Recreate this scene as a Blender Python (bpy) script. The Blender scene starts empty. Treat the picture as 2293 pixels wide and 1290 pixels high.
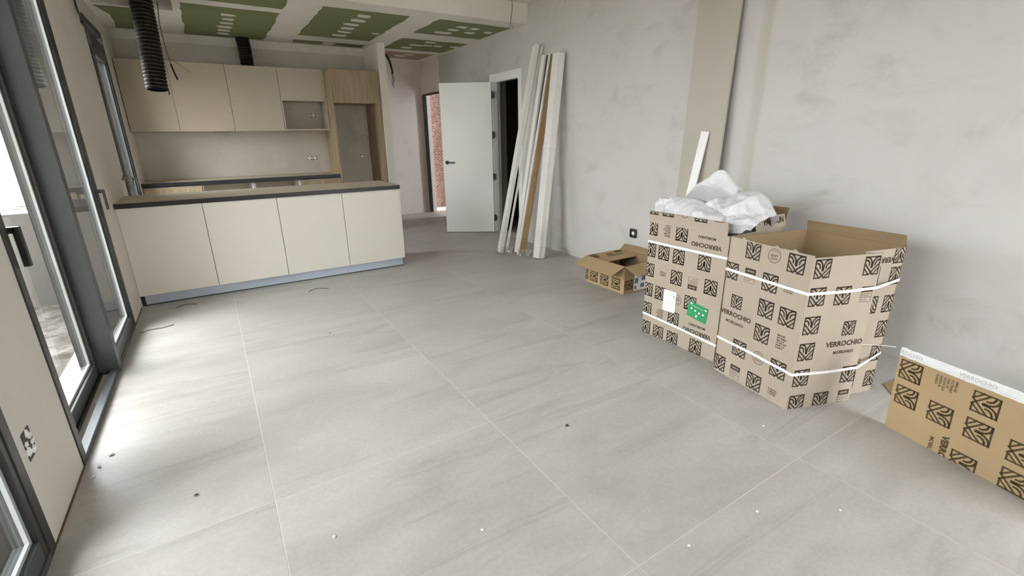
import bpy, bmesh, math, random
from mathutils import Vector, Matrix, noise
random.seed(7)
scene = bpy.context.scene
COL = scene.collection

# ------------------------------------------------------------------ camera
YAW, PITCH, ROLL = math.radians(32.083), math.radians(18.112), math.radians(0.823)
fw = Vector((math.sin(YAW)*math.cos(PITCH), math.cos(YAW)*math.cos(PITCH), -math.sin(PITCH)))
rt = Vector((math.cos(YAW), -math.sin(YAW), 0)); dn = fw.cross(rt)
r2 = rt*math.cos(ROLL)+dn*math.sin(ROLL); d2 = -rt*math.sin(ROLL)+dn*math.cos(ROLL)
cam = bpy.data.cameras.new('camera'); cam.sensor_width = 36; cam.lens = 36*1043.8/2293; cam.clip_start = .02
camo = bpy.data.objects.new('camera', cam); COL.objects.link(camo)
M = Matrix((r2, -d2, -fw)).transposed().to_4x4(); M.translation = (0, 0, 1.389); camo.matrix_world = M
scene.camera = camo

# ------------------------------------------------------------------ sky and exposure
SKY = 27.0
w = bpy.data.worlds.new('overcast_sky'); scene.world = w; w.use_nodes = True
nt = w.node_tree; bg = nt.nodes['Background']
tcw = nt.nodes.new('ShaderNodeTexCoord'); sxw = nt.nodes.new('ShaderNodeSeparateXYZ'); nt.links.new(tcw.outputs['Generated'], sxw.inputs[0])
mrw = nt.nodes.new('ShaderNodeMapRange'); nt.links.new(sxw.outputs[2], mrw.inputs[0])            # hazy overcast sky, a little brighter overhead
mrw.inputs[1].default_value = 0; mrw.inputs[2].default_value = 1; mrw.inputs[3].default_value = SKY*.8; mrw.inputs[4].default_value = SKY; nt.links.new(mrw.outputs[0], bg.inputs[1])
bg.inputs[0].default_value = (.935, .963, 1, 1)
vs = scene.view_settings; vs.view_transform = 'Standard'; vs.look = 'None'; vs.gamma = 1; vs.use_curve_mapping = False
vs.exposure = 0.0
try:
    scene.cycles.max_bounces = 12; scene.cycles.diffuse_bounces = 8; scene.cycles.transparent_max_bounces = 16
except Exception: pass

XL, XW = -.71, 3.53          # left (window) wall and right wall faces
ZC, ZK = 2.865, 2.65         # main ceiling, kitchen false ceiling
YB = 7.73                    # kitchen back wall
RX0, RX1 = 1.8, 3.3          # glazing in the wall behind the camera
YH = 8.56                    # hall far wall
Y0 = -1.9                    # wall behind the camera
def portal(loc, rot, sx, sy):
    l = bpy.data.lights.new('daylight_portal', 'AREA'); l.shape = 'RECTANGLE'; l.size = sx; l.size_y = sy
    l.cycles.is_portal = True
    o = bpy.data.objects.new('daylight_portal', l); COL.objects.link(o); o.location = loc; o.rotation_euler = rot
R90 = math.pi/2
portal((-1.0, 1.0, 1.25), (0, -R90, 0), 2.5, 2.0)
portal((-1.0, 3.5, 1.25), (0, -R90, 0), 2.5, 2.0)
portal((-1.0, 6.42, 1.3), (0, -R90, 0), 2.5, .95)
portal((2.55, Y0-.2, 1.25), (R90, 0, 0), 1.5, 2.4)

# ------------------------------------------------------------------ materials
MATS = {}
class NT:
    def __init__(s, name):
        s.m = bpy.data.materials.new(name); s.m.use_nodes = True; s.t = s.m.node_tree
        s.b = s.t.nodes['Principled BSDF']; MATS[name] = s.m
    def n(s, typ, **kw):
        x = s.t.nodes.new(typ)
        for k, v in kw.items(): setattr(x, k, v)
        return x
    def l(s, a, b): s.t.links.new(a, b)
    def coords(s, scale=(1, 1, 1), rotz=0, rnd=False):
        tc = s.n('ShaderNodeTexCoord'); mp = s.n('ShaderNodeMapping')
        mp.inputs['Scale'].default_value = scale; mp.inputs['Rotation'].default_value = (0, 0, rotz)
        if rnd:
            oi = s.n('ShaderNodeObjectInfo'); mul = s.n('ShaderNodeVectorMath', operation='SCALE'); comb = s.n('ShaderNodeCombineXYZ')
            for i in range(3): s.l(oi.outputs['Random'], comb.inputs[i])
            s.l(comb.outputs[0], mul.inputs[0]); mul.inputs['Scale'].default_value = 37.0
            add = s.n('ShaderNodeVectorMath', operation='ADD'); s.l(tc.outputs['Object'], mp.inputs[0])
            s.l(mp.outputs[0], add.inputs[0]); s.l(mul.outputs[0], add.inputs[1]); return add.outputs[0]
        s.l(tc.outputs['Object'], mp.inputs[0]); return mp.outputs[0]
    def noise(s, vec, scale, detail=4, rough=.55, dist=0):
        x = s.n('ShaderNodeTexNoise'); x.inputs['Scale'].default_value = scale; x.inputs['Detail'].default_value = detail
        x.inputs['Roughness'].default_value = rough; x.inputs['Distortion'].default_value = dist; s.l(vec, x.inputs['Vector']); return x.outputs['Fac']
    def ramp(s, fac, stops):
        r = s.n('ShaderNodeValToRGB'); e = r.color_ramp.elements
        while len(e) < len(stops): e.new(.5)
        for el, (p, c) in zip(e, stops): el.position = p; el.color = (*c, 1) if len(c) == 3 else c
        s.l(fac, r.inputs[0]); return r.outputs[0]
    def mix(s, fac, a, b, mode='MIX'):
        x = s.n('ShaderNodeMix', data_type='RGBA', blend_type=mode)
        for sock, val in ((x.inputs[0], fac), (x.inputs[6], a), (x.inputs[7], b)):
            if isinstance(val, (int, float)): sock.default_value = val
            elif isinstance(val, tuple): sock.default_value = (*val, 1)
            else: s.l(val, sock)
        return x.outputs[2]
    def bump(s, h, strength=.2, dist=.01):
        b = s.n('ShaderNodeBump'); b.inputs['Strength'].default_value = strength; b.inputs['Distance'].default_value = dist
        s.l(h, b.inputs['Height']); s.l(b.outputs[0], s.b.inputs['Normal'])
    def col(s, c):
        if isinstance(c, tuple): s.b.inputs['Base Color'].default_value = (*c, 1)
        else: s.l(c, s.b.inputs['Base Color'])
    def set(s, rough=.5, metal=0, spec=.5):
        s.b.inputs['Roughness'].default_value = rough; s.b.inputs['Metallic'].default_value = metal
        s.b.inputs['Specular IOR Level'].default_value = spec

def plain(name, c, rough=.5, metal=0, spec=.5, vary=.06, scale=6, bump=0):
    s = NT(name); v = s.coords(); f = s.noise(v, scale)
    d = tuple(x*(1-vary) for x in c); u = tuple(min(1, x*(1+vary)) for x in c)
    s.col(s.ramp(f, [(.3, d), (.7, u)])); s.set(rough, metal, spec)
    if bump: s.bump(s.noise(v, scale*20, 2), bump, .002)
    return s.m

def plaster(name, base, stain, amount=.5, warm=None):
    """Raw skim coat: large tonal clouds, trowel streaks, scuffs."""
    s = NT(name); v = s.coords(); vs_ = s.coords((1, .6, 1.3))
    c1 = s.noise(v, 1.1, 5, .6, .4); c2 = s.noise(vs_, 3.4, 6, .62, .5); c3 = s.noise(v, 2.1, 6, .7, .4)
    f = s.ramp(c1, [(.42, (0, 0, 0)), (.72, (.55, .55, .55))])
    col = s.mix(f, base, warm or stain)
    g = s.ramp(c2, [(.48, (0, 0, 0)), (.70, (amount, amount, amount))]); g2 = s.ramp(c3, [(.45, (0, 0, 0)), (.66, (1, 1, 1))])
    gg = s.mix(1.0, g, g2, 'MULTIPLY')
    col = s.mix(gg, col, stain); s.col(col); s.set(.9, 0, .2); s.bump(s.noise(v, 14, 6, .7), .12, .006)
    return s

PL = (.565, .555, .54); PLD = (.42, .40, .375)
plaster('plaster_left', (.66, .62, .565), PLD, .35, (.6, .565, .51))
plaster('plaster_back', (.56, .52, .46), (.36, .325, .27), .8, (.45, .415, .355))
plaster('plaster_hall', (.74, .68, .65), (.55, .48, .45), .6, (.68, .61, .58))
plaster('plaster_ceiling', (.74, .705, .645), (.58, .54, .47), .3)
plaster('plaster_patch', (.57, .555, .53), (.42, .40, .37), .5)
plaster('plaster_rough', (.52, .5, .46), (.3, .28, .25), .8)
# right wall: a wide vertical chase filled with darker plaster behind the carton stack
s = plaster('plaster_right', PL, (.36, .345, .32), .75, (.515, .50, .48))
tc = s.n('ShaderNodeTexCoord'); sp = s.n('ShaderNodeSeparateXYZ'); s.l(tc.outputs['Object'], sp.inputs[0])
nz = s.noise(s.coords((1, 1, .4)), 3, 3); ad = s.n('ShaderNodeMath', operation='MULTIPLY_ADD'); s.l(nz, ad.inputs[0]); ad.inputs[1].default_value = .09
s.l(sp.outputs[1], ad.inputs[2])
band = s.ramp(ad.outputs[0], [(0, (0, 0, 0))]); rr = band.node.color_ramp
mr = s.n('ShaderNodeMapRange'); mr.inputs[1].default_value = 2.0; mr.inputs[2].default_value = 3.0; s.l(ad.outputs[0], mr.inputs[0])
b2 = s.ramp(mr.outputs[0], [(.165, (0, 0, 0)), (.195, (.75, .75, .75)), (.25, (.5, .5, .5)), (.28, (.05, .05, .05))])
src = s.b.inputs['Base Color'].links[0].from_socket
s.col(s.mix(b2, src, (.46, .43, .37)))

# floor tile: pale greige stone with long slanting veins
s = NT('stone_tile'); v = s.coords((.9, 2.0, 1), math.radians(15), True); v2 = s.coords((.22, 2.4, 1), math.radians(14), True)
n1 = s.noise(v, 2.0, 7, .6, .6); n2 = s.noise(v2, 2.6, 5, .55, 1.2); n3 = s.noise(s.coords((1, 1, 1), 0, True), 60, 3, .6)
c = s.ramp(n1, [(.30, (.365, .348, .32)), (.5, (.415, .398, .37)), (.70, (.455, .438, .41))])
vein = s.ramp(n2, [(.57, (0, 0, 0)), (.65, (.4, .4, .4)), (.68, (.05, .05, .05)), (.73, (.35, .35, .35)), (.75, (0, 0, 0))])
c = s.mix(vein, c, (.29, .275, .255)); sp_ = s.ramp(n3, [(.35, (.95, .95, .95)), (.65, (1.03, 1.03, 1.03))])
s.col(s.mix(1.0, c, sp_, 'MULTIPLY')); s.set(.42, 0, .4)
rr = s.ramp(n1, [(.3, (.36, .36, .36)), (.7, (.5, .5, .5))]); s.l(rr, s.b.inputs['Roughness'])
plain('grout', (.63, .60, .54), .9)
plain('cabinet_cream', (.68, .65, .59), .35, 0, .4, .015, 2)
plain('cabinet_cream_dim', (.41, .355, .265), .35, 0, .4, .015, 2)  # island cream again, darkened and yellowed for the dim kitchen light
plain('cabinet_inside', (.62, .6, .55), .5)
plain('plinth_aluminium', (.46, .52, .60), .35, .25, .5, .03)
plain('rubber_black', (.012, .012, .012), .6)
plain('worktop_black', (.012, .013, .014), .35)
plain('worktop_top', (.50, .44, .33), .5, 0, .4, .08, 9)
plain('frame_grey', (.075, .082, .085), .42, .3, .5, .08, 3)
plain('frame_dark', (.035, .036, .033), .45, .2, .5, .1, 3)
plain('black_plastic', (.01, .01, .01), .4)
plain('white_lacquer', (.82, .83, .81), .3, 0, .45, .015, 2)
plain('white_trim', (.74, .735, .70), .4, 0, .4, .05, 5)
plain('raw_mdf', (.40, .27, .14), .8, 0, .3, .12, 10)
plain('beige_board', (.43, .405, .345), .6, 0, .3, .02, 2)
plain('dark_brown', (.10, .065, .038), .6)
plain('bead_grey', (.42, .44, .44), .5)
plain('metal_grey', (.35, .35, .35), .4, .8)
plain('socket_white', (.7, .7, .67), .5)
plain('socket_dark', (.04, .04, .04), .6)
plain('board_green', (.19, .212, .10), .85, 0, .2, .06, 3)
plain('board_brown', (.36, .27, .18), .85, 0, .2, .1, 3)
plain('filler', (.68, .645, .585), .9, 0, .2, .05, 8)
plain('kraft', (.405, .35, .28), .8, 0, .25, .05, 3, .1)
plain('kraft_inside', (.30, .215, .12), .85, 0, .2, .07, 3, .1)
plain('kraft_brown', (.40, .295, .165), .8, 0, .25, .06, 3, .1)
plain('ink', (.05, .038, .025), .8, 0, .2, .1, 40)
plain('ink_brown', (.085, .06, .03), .8, 0, .2, .1, 40)
plain('strap_white', (.8, .81, .8), .35)
plain('label_white', (.78, .78, .76), .5)
plain('label_grey', (.5, .5, .5), .6)
plain('label_green', (.02, .27, .10), .5)
plain('label_blue', (.12, .16, .25), .6)
plain('tape_white', (.75, .76, .76), .3, 0, .5, .06, 20, .3)
plain('copper_wire', (.35, .2, .14), .4, .5)
plain('wire_grey', (.18, .16, .13), .6)
plain('duct_black', (.010, .0085, .007), .6, 0, .3, .2, 12)
plain('duct_ridge_glint', (.16, .115, .07), .5, .1, .5, .2, 12)  # lighter brown stands for the glint along the hose ridges
plain('concrete', (.10, .095, .085), .9, 0, .2, .15, 1.2)
plain('render_white', (.60, .57, .52), .9, 0, .2, .05, 1)
# oak veneer
s = NT('oak'); v = s.coords((14, 14, 1.1)); n1 = s.noise(v, 1.6, 6, .6, 1.0)
s.col(s.ramp(n1, [(.3, (.27, .195, .115)), (.5, (.36, .27, .17)), (.72, (.42, .325, .215))])); s.set(.55, 0, .3)
# rubble ground outside
s = NT('rubble'); v = s.coords(); n1 = s.noise(v, 5, 9, .75, .6); n2 = s.noise(v, 1.2, 4)
c = s.ramp(n1, [(.35, (.035, .031, .026)), (.5, (.12, .11, .095)), (.66, (.26, .245, .225))]); c2 = s.ramp(n2, [(.4, (.75, .75, .75)), (.6, (1.1, 1.1, 1.1))])
s.col(s.mix(1.0, c, c2, 'MULTIPLY')); s.set(.95, 0, .1); s.bump(n1, 1.0, .035)
# old brick wall seen through the hall opening, mortar smeared over it
s = NT('old_brick'); v = s.coords((1, 1, 1)); tcx = s.n('ShaderNodeTexCoord'); sx = s.n('ShaderNodeSeparateXYZ'); s.l(tcx.outputs['Object'], sx.inputs[0])
cb = s.n('ShaderNodeCombineXYZ'); s.l(sx.outputs[0], cb.inputs[0]); s.l(sx.outputs[2], cb.inputs[1])
br = s.n('ShaderNodeTexBrick'); br.inputs['Scale'].default_value = 8; br.inputs['Mortar Size'].default_value = .05
br.inputs['Color1'].default_value = (.15, .035, .022, 1); br.inputs['Color2'].default_value = (.08, .02, .014, 1); br.inputs['Mortar'].default_value = (.20, .165, .14, 1)
s.l(cb.outputs[0], br.inputs['Vector']); n1 = s.noise(v, 16, 5, .7); n2 = s.noise(v, 2.3, 4)
g = s.ramp(n1, [(.47, (0, 0, 0)), (.56, (1, 1, 1))]); h = s.ramp(n2, [(.38, (.35, .35, .35)), (.6, (1, 1, 1))])
s.col(s.mix(s.mix(1.0, g, h, 'MULTIPLY'), br.outputs[0], (.19, .15, .12))); s.set(.95, 0, .1); s.bump(n1, .6, .03)
# window glass: clear with a Fresnel reflection
s = NT('glass'); s.t.nodes.remove(s.b); out = s.t.nodes['Material Output']
fr = s.n('ShaderNodeFresnel'); ge = s.n('ShaderNodeNewGeometry'); mx = s.n('ShaderNodeMix', data_type='FLOAT')
s.l(ge.outputs['Backfacing'], mx.inputs[0]); mx.inputs[2].default_value = 1.45; mx.inputs[3].default_value = 1/1.45; s.l(mx.outputs[0], fr.inputs[0])
tr = s.n('ShaderNodeBsdfTransparent'); tr.inputs[0].default_value = (.97, .975, .975, 1); gl = s.n('ShaderNodeBsdfGlossy'); gl.inputs['Roughness'].default_value = .02
ms = s.n('ShaderNodeMixShader'); s.l(fr.outputs[0], ms.inputs[0]); s.l(tr.outputs[0], ms.inputs[1]); s.l(gl.outputs[0], ms.inputs[2]); s.l(ms.outputs[0], out.inputs[0])
# clear plastic wrap
s = NT('clear_plastic'); s.t.nodes.remove(s.b); out = s.t.nodes['Material Output']
tr = s.n('ShaderNodeBsdfTransparent'); tr.inputs[0].default_value = (.95, .95, .94, 1); gl = s.n('ShaderNodeBsdfGlossy'); gl.inputs['Roughness'].default_value = .18
df = s.n('ShaderNodeBsdfDiffuse'); df.inputs[0].default_value = (.75, .75, .73, 1)
m1 = s.n('ShaderNodeMixShader'); m1.inputs[0].default_value = .5; s.l(gl.outputs[0], m1.inputs[1]); s.l(df.outputs[0], m1.inputs[2])
ms = s.n('ShaderNodeMixShader'); ms.inputs[0].default_value = .42; s.l(tr.outputs[0], ms.inputs[1]); s.l(m1.outputs[0], ms.inputs[2]); s.l(ms.outputs[0], out.inputs[0])
# thin white foam sheet: diffuse with translucency
s = NT('foam_sheet'); s.t.nodes.remove(s.b); out = s.t.nodes['Material Output']
v = s.coords(); f = s.noise(v, 25, 4); c = s.ramp(f, [(.3, (.86, .865, .88)), (.7, (.92, .925, .93))])
df = s.n('ShaderNodeBsdfDiffuse'); s.l(c, df.inputs[0]); tl = s.n('ShaderNodeBsdfTranslucent'); s.l(c, tl.inputs[0])
gl = s.n('ShaderNodeBsdfGlossy'); gl.inputs['Roughness'].default_value = .35
m1 = s.n('ShaderNodeMixShader'); m1.inputs[0].default_value = .45; s.l(df.outputs[0], m1.inputs[1]); s.l(tl.outputs[0], m1.inputs[2])
m2 = s.n('ShaderNodeMixShader'); m2.inputs[0].default_value = .04; s.l(m1.outputs[0], m2.inputs[1]); s.l(gl.outputs[0], m2.inputs[2]); s.l(m2.outputs[0], out.inputs[0])

# ------------------------------------------------------------------ builders
ROOT = {}
def thing(name, label, cat, loc, group=None, kind=None):
    o = bpy.data.objects.new(name, None); COL.objects.link(o); o.location = loc; o.empty_display_size = .05
    ROOT[o] = Vector(loc)
    if label: o['label'] = label
    if cat: o['category'] = cat
    if group: o['group'] = group
    if kind: o['kind'] = kind
    return o
def rootloc(p):
    while p is not None and p not in ROOT and p.parent: p = p.parent
    return ROOT.get(p, Vector((0, 0, 0)))
def obj(name, bm, mats, parent=None, label=None, smooth=False):
    """bm is in world coordinates; the vertices are stored relative to the thing's base."""
    me = bpy.data.meshes.new(name)
    if parent is not None: bmesh.ops.translate(bm, verts=bm.verts, vec=-rootloc(parent))
    bmesh.ops.recalc_face_normals(bm, faces=bm.faces) if name not in ('print', 'lettering') else None
    bm.to_mesh(me); bm.free()
    for m in ([mats] if isinstance(mats, str) else mats): me.materials.append(MATS[m])
    if smooth:
        for p in me.polygons: p.use_smooth = True
    o = bpy.data.objects.new(name, me); COL.objects.link(o)
    if parent is not None: o.parent = parent
    if label: o['label'] = label
    return o
def top(o, label, cat, group=None):
    o['label'] = label; o['category'] = cat
    if group: o['group'] = group
    return o
def recentre(o):
    """Move a single-mesh thing's origin to the middle of its base."""
    vsx = [v.co for v in o.data.vertices]
    c = Vector(((min(v.x for v in vsx)+max(v.x for v in vsx))/2, (min(v.y for v in vsx)+max(v.y for v in vsx))/2, min(v.z for v in vsx)))
    o.data.transform(Matrix.Translation(-c)); o.location = c; return o
def struct(name, bm, m, parent=None):
    o = obj(name, bm, m, parent)
    if parent is None: o['kind'] = 'structure'
    return o
def box(bm, x0, x1, y0, y1, z0, z1, bev=0):
    vs_ = [bm.verts.new((x, y, z)) for x in (x0, x1) for y in (y0, y1) for z in (z0, z1)]
    F = [(0, 1, 3, 2), (4, 6, 7, 5), (0, 4, 5, 1), (2, 3, 7, 6), (0, 2, 6, 4), (1, 5, 7, 3)]
    fs = [bm.faces.new([vs_[i] for i in f]) for f in F]
    if bev: bmesh.ops.bevel(bm, geom=list({e for f in fs for e in f.edges}), offset=bev, segments=2, affect='EDGES', profile=.6)
    return fs
def B(x0, x1, y0, y1, z0, z1, bev=0):
    bm = bmesh.new(); box(bm, x0, x1, y0, y1, z0, z1, bev); return bm
def slab(P0, U, V, t, bev=0):
    """Slab whose outer face spans P0, U, V; thickness t goes against U x V. mat 0 outside, 1 inside and edges."""
    P0, U, V = Vector(P0), Vector(U), Vector(V); n = U.cross(V).normalized()
    bm = bmesh.new()
    a = [bm.verts.new(p) for p in (P0, P0+U, P0+U+V, P0+V)]; b = [bm.verts.new(v.co-n*t) for v in a]
    f = bm.faces.new(a); f.material_index = 0
    g = bm.faces.new(b[::-1]); g.material_index = 1
    for i in range(4):
        q = bm.faces.new((a[i], b[i], b[(i+1) % 4], a[(i+1) % 4])); q.material_index = 1
    return bm
def quadslab(pts, t):
    pts = [Vector(p) for p in pts]; n = (pts[1]-pts[0]).cross(pts[3]-pts[0]).normalized(); bm = bmesh.new()
    a = [bm.verts.new(p) for p in pts]; b = [bm.verts.new(p-n*t) for p in pts]
    bm.faces.new(a).material_index = 0; bm.faces.new(b[::-1]).material_index = 1; k = len(pts)
    for i in range(k): bm.faces.new((a[i], b[i], b[(i+1) % k], a[(i+1) % k])).material_index = 1
    return bm
def tube(bm, pts, rad, seg=8, cap=True):
    pts = [Vector(p) for p in pts]; rings = []
    for i, p in enumerate(pts):
        d = (pts[min(i+1, len(pts)-1)]-pts[max(i-1, 0)]).normalized()
        a = d.cross(Vector((0, 0, 1)) if abs(d.z) < .9 else Vector((1, 0, 0))).normalized(); b = d.cross(a)
        r = rad[i] if isinstance(rad, (list, tuple)) else rad
        rings.append([bm.verts.new(p+(a*math.cos(t)+b*math.sin(t))*r) for t in [2*math.pi*k/seg for k in range(seg)]])
    for q, r in zip(rings, rings[1:]):
        for k in range(seg): bm.faces.new((q[k], q[(k+1) % seg], r[(k+1) % seg], r[k]))
    if cap: bm.faces.new(rings[0][::-1]); bm.faces.new(rings[-1])
    return rings
def T(pts, rad, seg=8):
    bm = bmesh.new(); tube(bm, pts, rad, seg); return bm
def curve(pts, n=8):
    P = [Vector(p) for p in pts]; P = [P[0]*2-P[1]]+P+[P[-1]*2-P[-2]]; out = []
    for i in range(1, len(P)-2):
        for k in range(n):
            t = k/n; a, b, c, d = P[i-1:i+3]
            out.append(.5*((2*b)+(c-a)*t+(2*a-5*b+4*c-d)*t*t+(3*b-a-3*c+d)*t**3))
    out.append(P[-2]); return out
def prism(base, topp, prof, wdir):
    """Extrude a 2-D profile (w along wdir, t away) from base to topp."""
    base, topp = Vector(base), Vector(topp); ax = (topp-base).normalized(); wv = Vector(wdir); wv = (wv-ax*wv.dot(ax)).normalized(); tv = ax.cross(wv)
    bm = bmesh.new(); a = [bm.verts.new(base+wv*p+tv*q) for p, q in prof]; b = [bm.verts.new(topp+wv*p+tv*q) for p, q in prof]; k = len(prof)
    bm.faces.new(a); bm.faces.new(b[::-1])
    for i in range(k): bm.faces.new((a[i], a[(i+1) % k], b[(i+1) % k], b[i]))
    return bm

# ------------------------------------------------------------------ flat print
def clip(poly, rect):
    u0, v0, u1, v1 = rect
    for ax, lim, sg in ((0, u0, 1), (0, u1, -1), (1, v0, 1), (1, v1, -1)):
        out = []
        for i in range(len(poly)):
            a, b = poly[i-1], poly[i]; da, db = sg*(a[ax]-lim), sg*(b[ax]-lim)
            if (da >= 0) != (db >= 0):
                t = da/(da-db); out.append((a[0]+(b[0]-a[0])*t, a[1]+(b[1]-a[1])*t))
            if db >= 0: out.append(b)
        poly = out
        if len(poly) < 3: return None
    return poly
def stroke(pts, wd):
    q = []
    for (x0, y0), (x1, y1) in zip(pts, pts[1:]):
        dx, dy = x1-x0, y1-y0; L = math.hypot(dx, dy) or 1; dx, dy = dx/L*wd/2, dy/L*wd/2
        q.append([(x0-dx-dy, y0-dy+dx), (x0-dx+dy, y0-dy-dx), (x1+dx+dy, y1+dy-dx), (x1+dx-dy, y1+dy+dx)])
    return q
def emblem_polys():
    W = .072; P = []
    P += stroke([(.37, .036), (.036, .036), (.036, .964), (.964, .964), (.964, .036), (.63, .036)], W)
    for m in (lambda p: p, lambda p: (1-p[0], p[1])):
        P += stroke([m(p) for p in ((.63, .02), (.5, .15), (.03, .62))], W+.012)
        P += stroke([m(p) for p in ((.37, .03), (.03, .38))], W)
        P += stroke([m(p) for p in ((.03, .80), (.15, .79), (.25, .73), (.31, .63), (.32, .53))], W+.01)
        P += stroke([m(p) for p in ((.04, .96), (.20, .94), (.33, .87), (.42, .76), (.465, .62), (.47, .42))], W+.01)
    P.append([(.44, .42), (.5, .35), (.56, .42), (.56, .6), (.5, .72), (.44, .6)])
    P.append([(.3, .99), (.04, .99), (.04, .9), (.2, .93)]); P.append([(.7, .99), (.96, .99), (.96, .9), (.8, .93)])
    return [[(x-.5, y-.5) for x, y in p] for p in P]
EMB = emblem_polys()
_txt = {}
def text_polys(s, bold=.0):
    if (s, bold) not in _txt:
        cu = bpy.data.curves.new('lettering_tmp', 'FONT'); cu.body = s; cu.size = 1; cu.resolution_u = 2; cu.offset = bold; cu.align_x = 'CENTER'
        ob = bpy.data.objects.new('lettering_tmp', cu); COL.objects.link(ob); bpy.context.view_layer.update()
        me = bpy.data.meshes.new_from_object(ob); me.calc_loop_triangles()
        P = [[tuple(me.vertices[i].co[:2]) for i in t.vertices] for t in me.loop_triangles]
        P = [p if (p[1][0]-p[0][0])*(p[2][1]-p[0][1])-(p[1][1]-p[0][1])*(p[2][0]-p[0][0]) > 0 else p[::-1] for p in P]
        xs = [x for p in P for x, y in p]; ys = [y for p in P for x, y in p]; cx, cy = (min(xs)+max(xs))/2, (min(ys)+max(ys))/2
        _txt[s, bold] = ([[(x-cx, y-cy) for x, y in p] for p in P], max(xs)-min(xs), max(ys)-min(ys))
        bpy.data.objects.remove(ob); bpy.data.curves.remove(cu); bpy.data.meshes.remove(me)
    return _txt[s, bold]
class Print:
    """Ink on one flat panel: u, v in metres from P0 along U, V."""
    def __init__(s, P0, U, V, w_, h_, off=.0007):
        s.P0 = Vector(P0); s.U = Vector(U).normalized(); s.V = Vector(V).normalized(); s.n = s.U.cross(s.V).normalized(); s.rect = (0, 0, w_, h_); s.off = off; s.polys = []; s.light = []
    def put(s, polys, u, v, sx, sy, ang=0, light=False):
        c, n = math.cos(ang), math.sin(ang)
        for p in polys:
            q = clip([(u+(x*sx)*c-(y*sy)*n, v+(x*sx)*n+(y*sy)*c) for x, y in p], s.rect)
            if q: (s.light if light else s.polys).append(q)
    def emblem(s, u, v, w_=.09, h_=.094, ang=0): s.put(EMB, u, v, w_, h_, ang)
    def text(s, t, u, v, width, ang=0, bold=.03, light=False, height=None):
        P, W, H = text_polys(t, bold); k = width/W; s.put(P, u, v, k, height/H if height else k, ang, light)
    def block(s, lines, u, v, lh, width, ang=0):
        for i, t in enumerate(lines):
            d = (len(lines)/2-.5-i)*lh; P, W, H = text_polys(t, .025)
            k = lh*.95; wd = W*k*.8
            s.put(P, u-d*math.sin(ang)+(wd-width)/2*math.cos(ang), v+d*math.cos(ang)+(wd-width)/2*math.sin(ang), k*.8, k, ang)
    def rect_(s, u, v, w_, h_, light=False): s.put([[(-.5, -.5), (.5, -.5), (.5, .5), (-.5, .5)]], u, v, w_, h_, 0, light)
    def stamp(s, u, v, ang=0):
        c, n = math.cos(ang), math.sin(ang)
        def r(du, dv, w_, h_): s.put([[(du-w_/2, dv-h_/2), (du+w_/2, dv-h_/2), (du+w_/2, dv+h_/2), (du-w_/2, dv+h_/2)]], u, v, 1, 1, ang)
        r(0, .026, .068, .03)
        for k, wd in ((.002, .06), (-.007, .05), (-.016, .062)): r((wd-.068)/2+.002, k, wd, .0022)
        s.put(stroke([(-.033, .01), (-.033, -.04), (.033, -.04), (.033, .01)], .0016), u, v, 1, 1, ang)
        r(-.012, -.028, .036, .0022); s.text('AENOR', u+.026*-n, v+.026*c, .05, ang, .03, True)
    def seal(s, u, v, ang=0):
        P = stroke([(.036*math.cos(t), .036*math.sin(t)) for t in [2*math.pi*k/28 for k in range(29)]], .0025)
        P += stroke([(.026*math.cos(t), .026*math.sin(t)) for t in [math.pi*(.25+.5*k/8) for k in range(9)]], .002)
        P += stroke([(-.022, -.013), (.022, -.013)], .002)+stroke([(-.018, -.019), (.018, -.019)], .002)
        s.put(P, u, v, 1, 1, ang); s.text('IQNET', u, v, .046, ang, .02)
    def build(s, parent, ink='ink', kraft='kraft'):
        for polys, nm, m, o in ((s.polys, 'print', ink, s.off), (s.light, 'lettering', kraft, s.off*2)):
            if not polys: continue
            bm = bmesh.new()
            for q in polys:
                try: bm.faces.new([bm.verts.new(s.P0+s.U*x+s.V*y+s.n*o) for x, y in q])
                except ValueError: pass
            obj(nm, bm, m, parent)['kind'] = 'stuff'

# ================================================================== THE ROOM
# floor: grout bed with one-metre tiles
fl = struct('floor', B(XL-.3, XW+.2, Y0-.2, YH+.1, -.06, -.0008), 'grout')
gx = [XL, -.01, .99, 2.003, 3.01, XW]; gy = [Y0, -1.2, -.2, .80, 1.806, 2.815, 3.81, 4.815, 5.82, 6.825, 7.83, YH]
for i in range(len(gx)-1):
    for j in range(len(gy)-1):
        a, b, c, d = gx[i]+.0016, gx[i+1]-.0016, gy[j]+.0016, gy[j+1]-.0016
        me = B(-(b-a)/2, (b-a)/2, -(d-c)/2, (d-c)/2, -.012, 0)
        o = obj('tile', me, 'stone_tile'); o.location = ((a+b)/2, (c+d)/2, 0); o.parent = fl
struct('floor_hall', B(XW+.2, 5.4, 4.9, 9.2, -.06, -.001), 'stone_tile')

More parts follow.
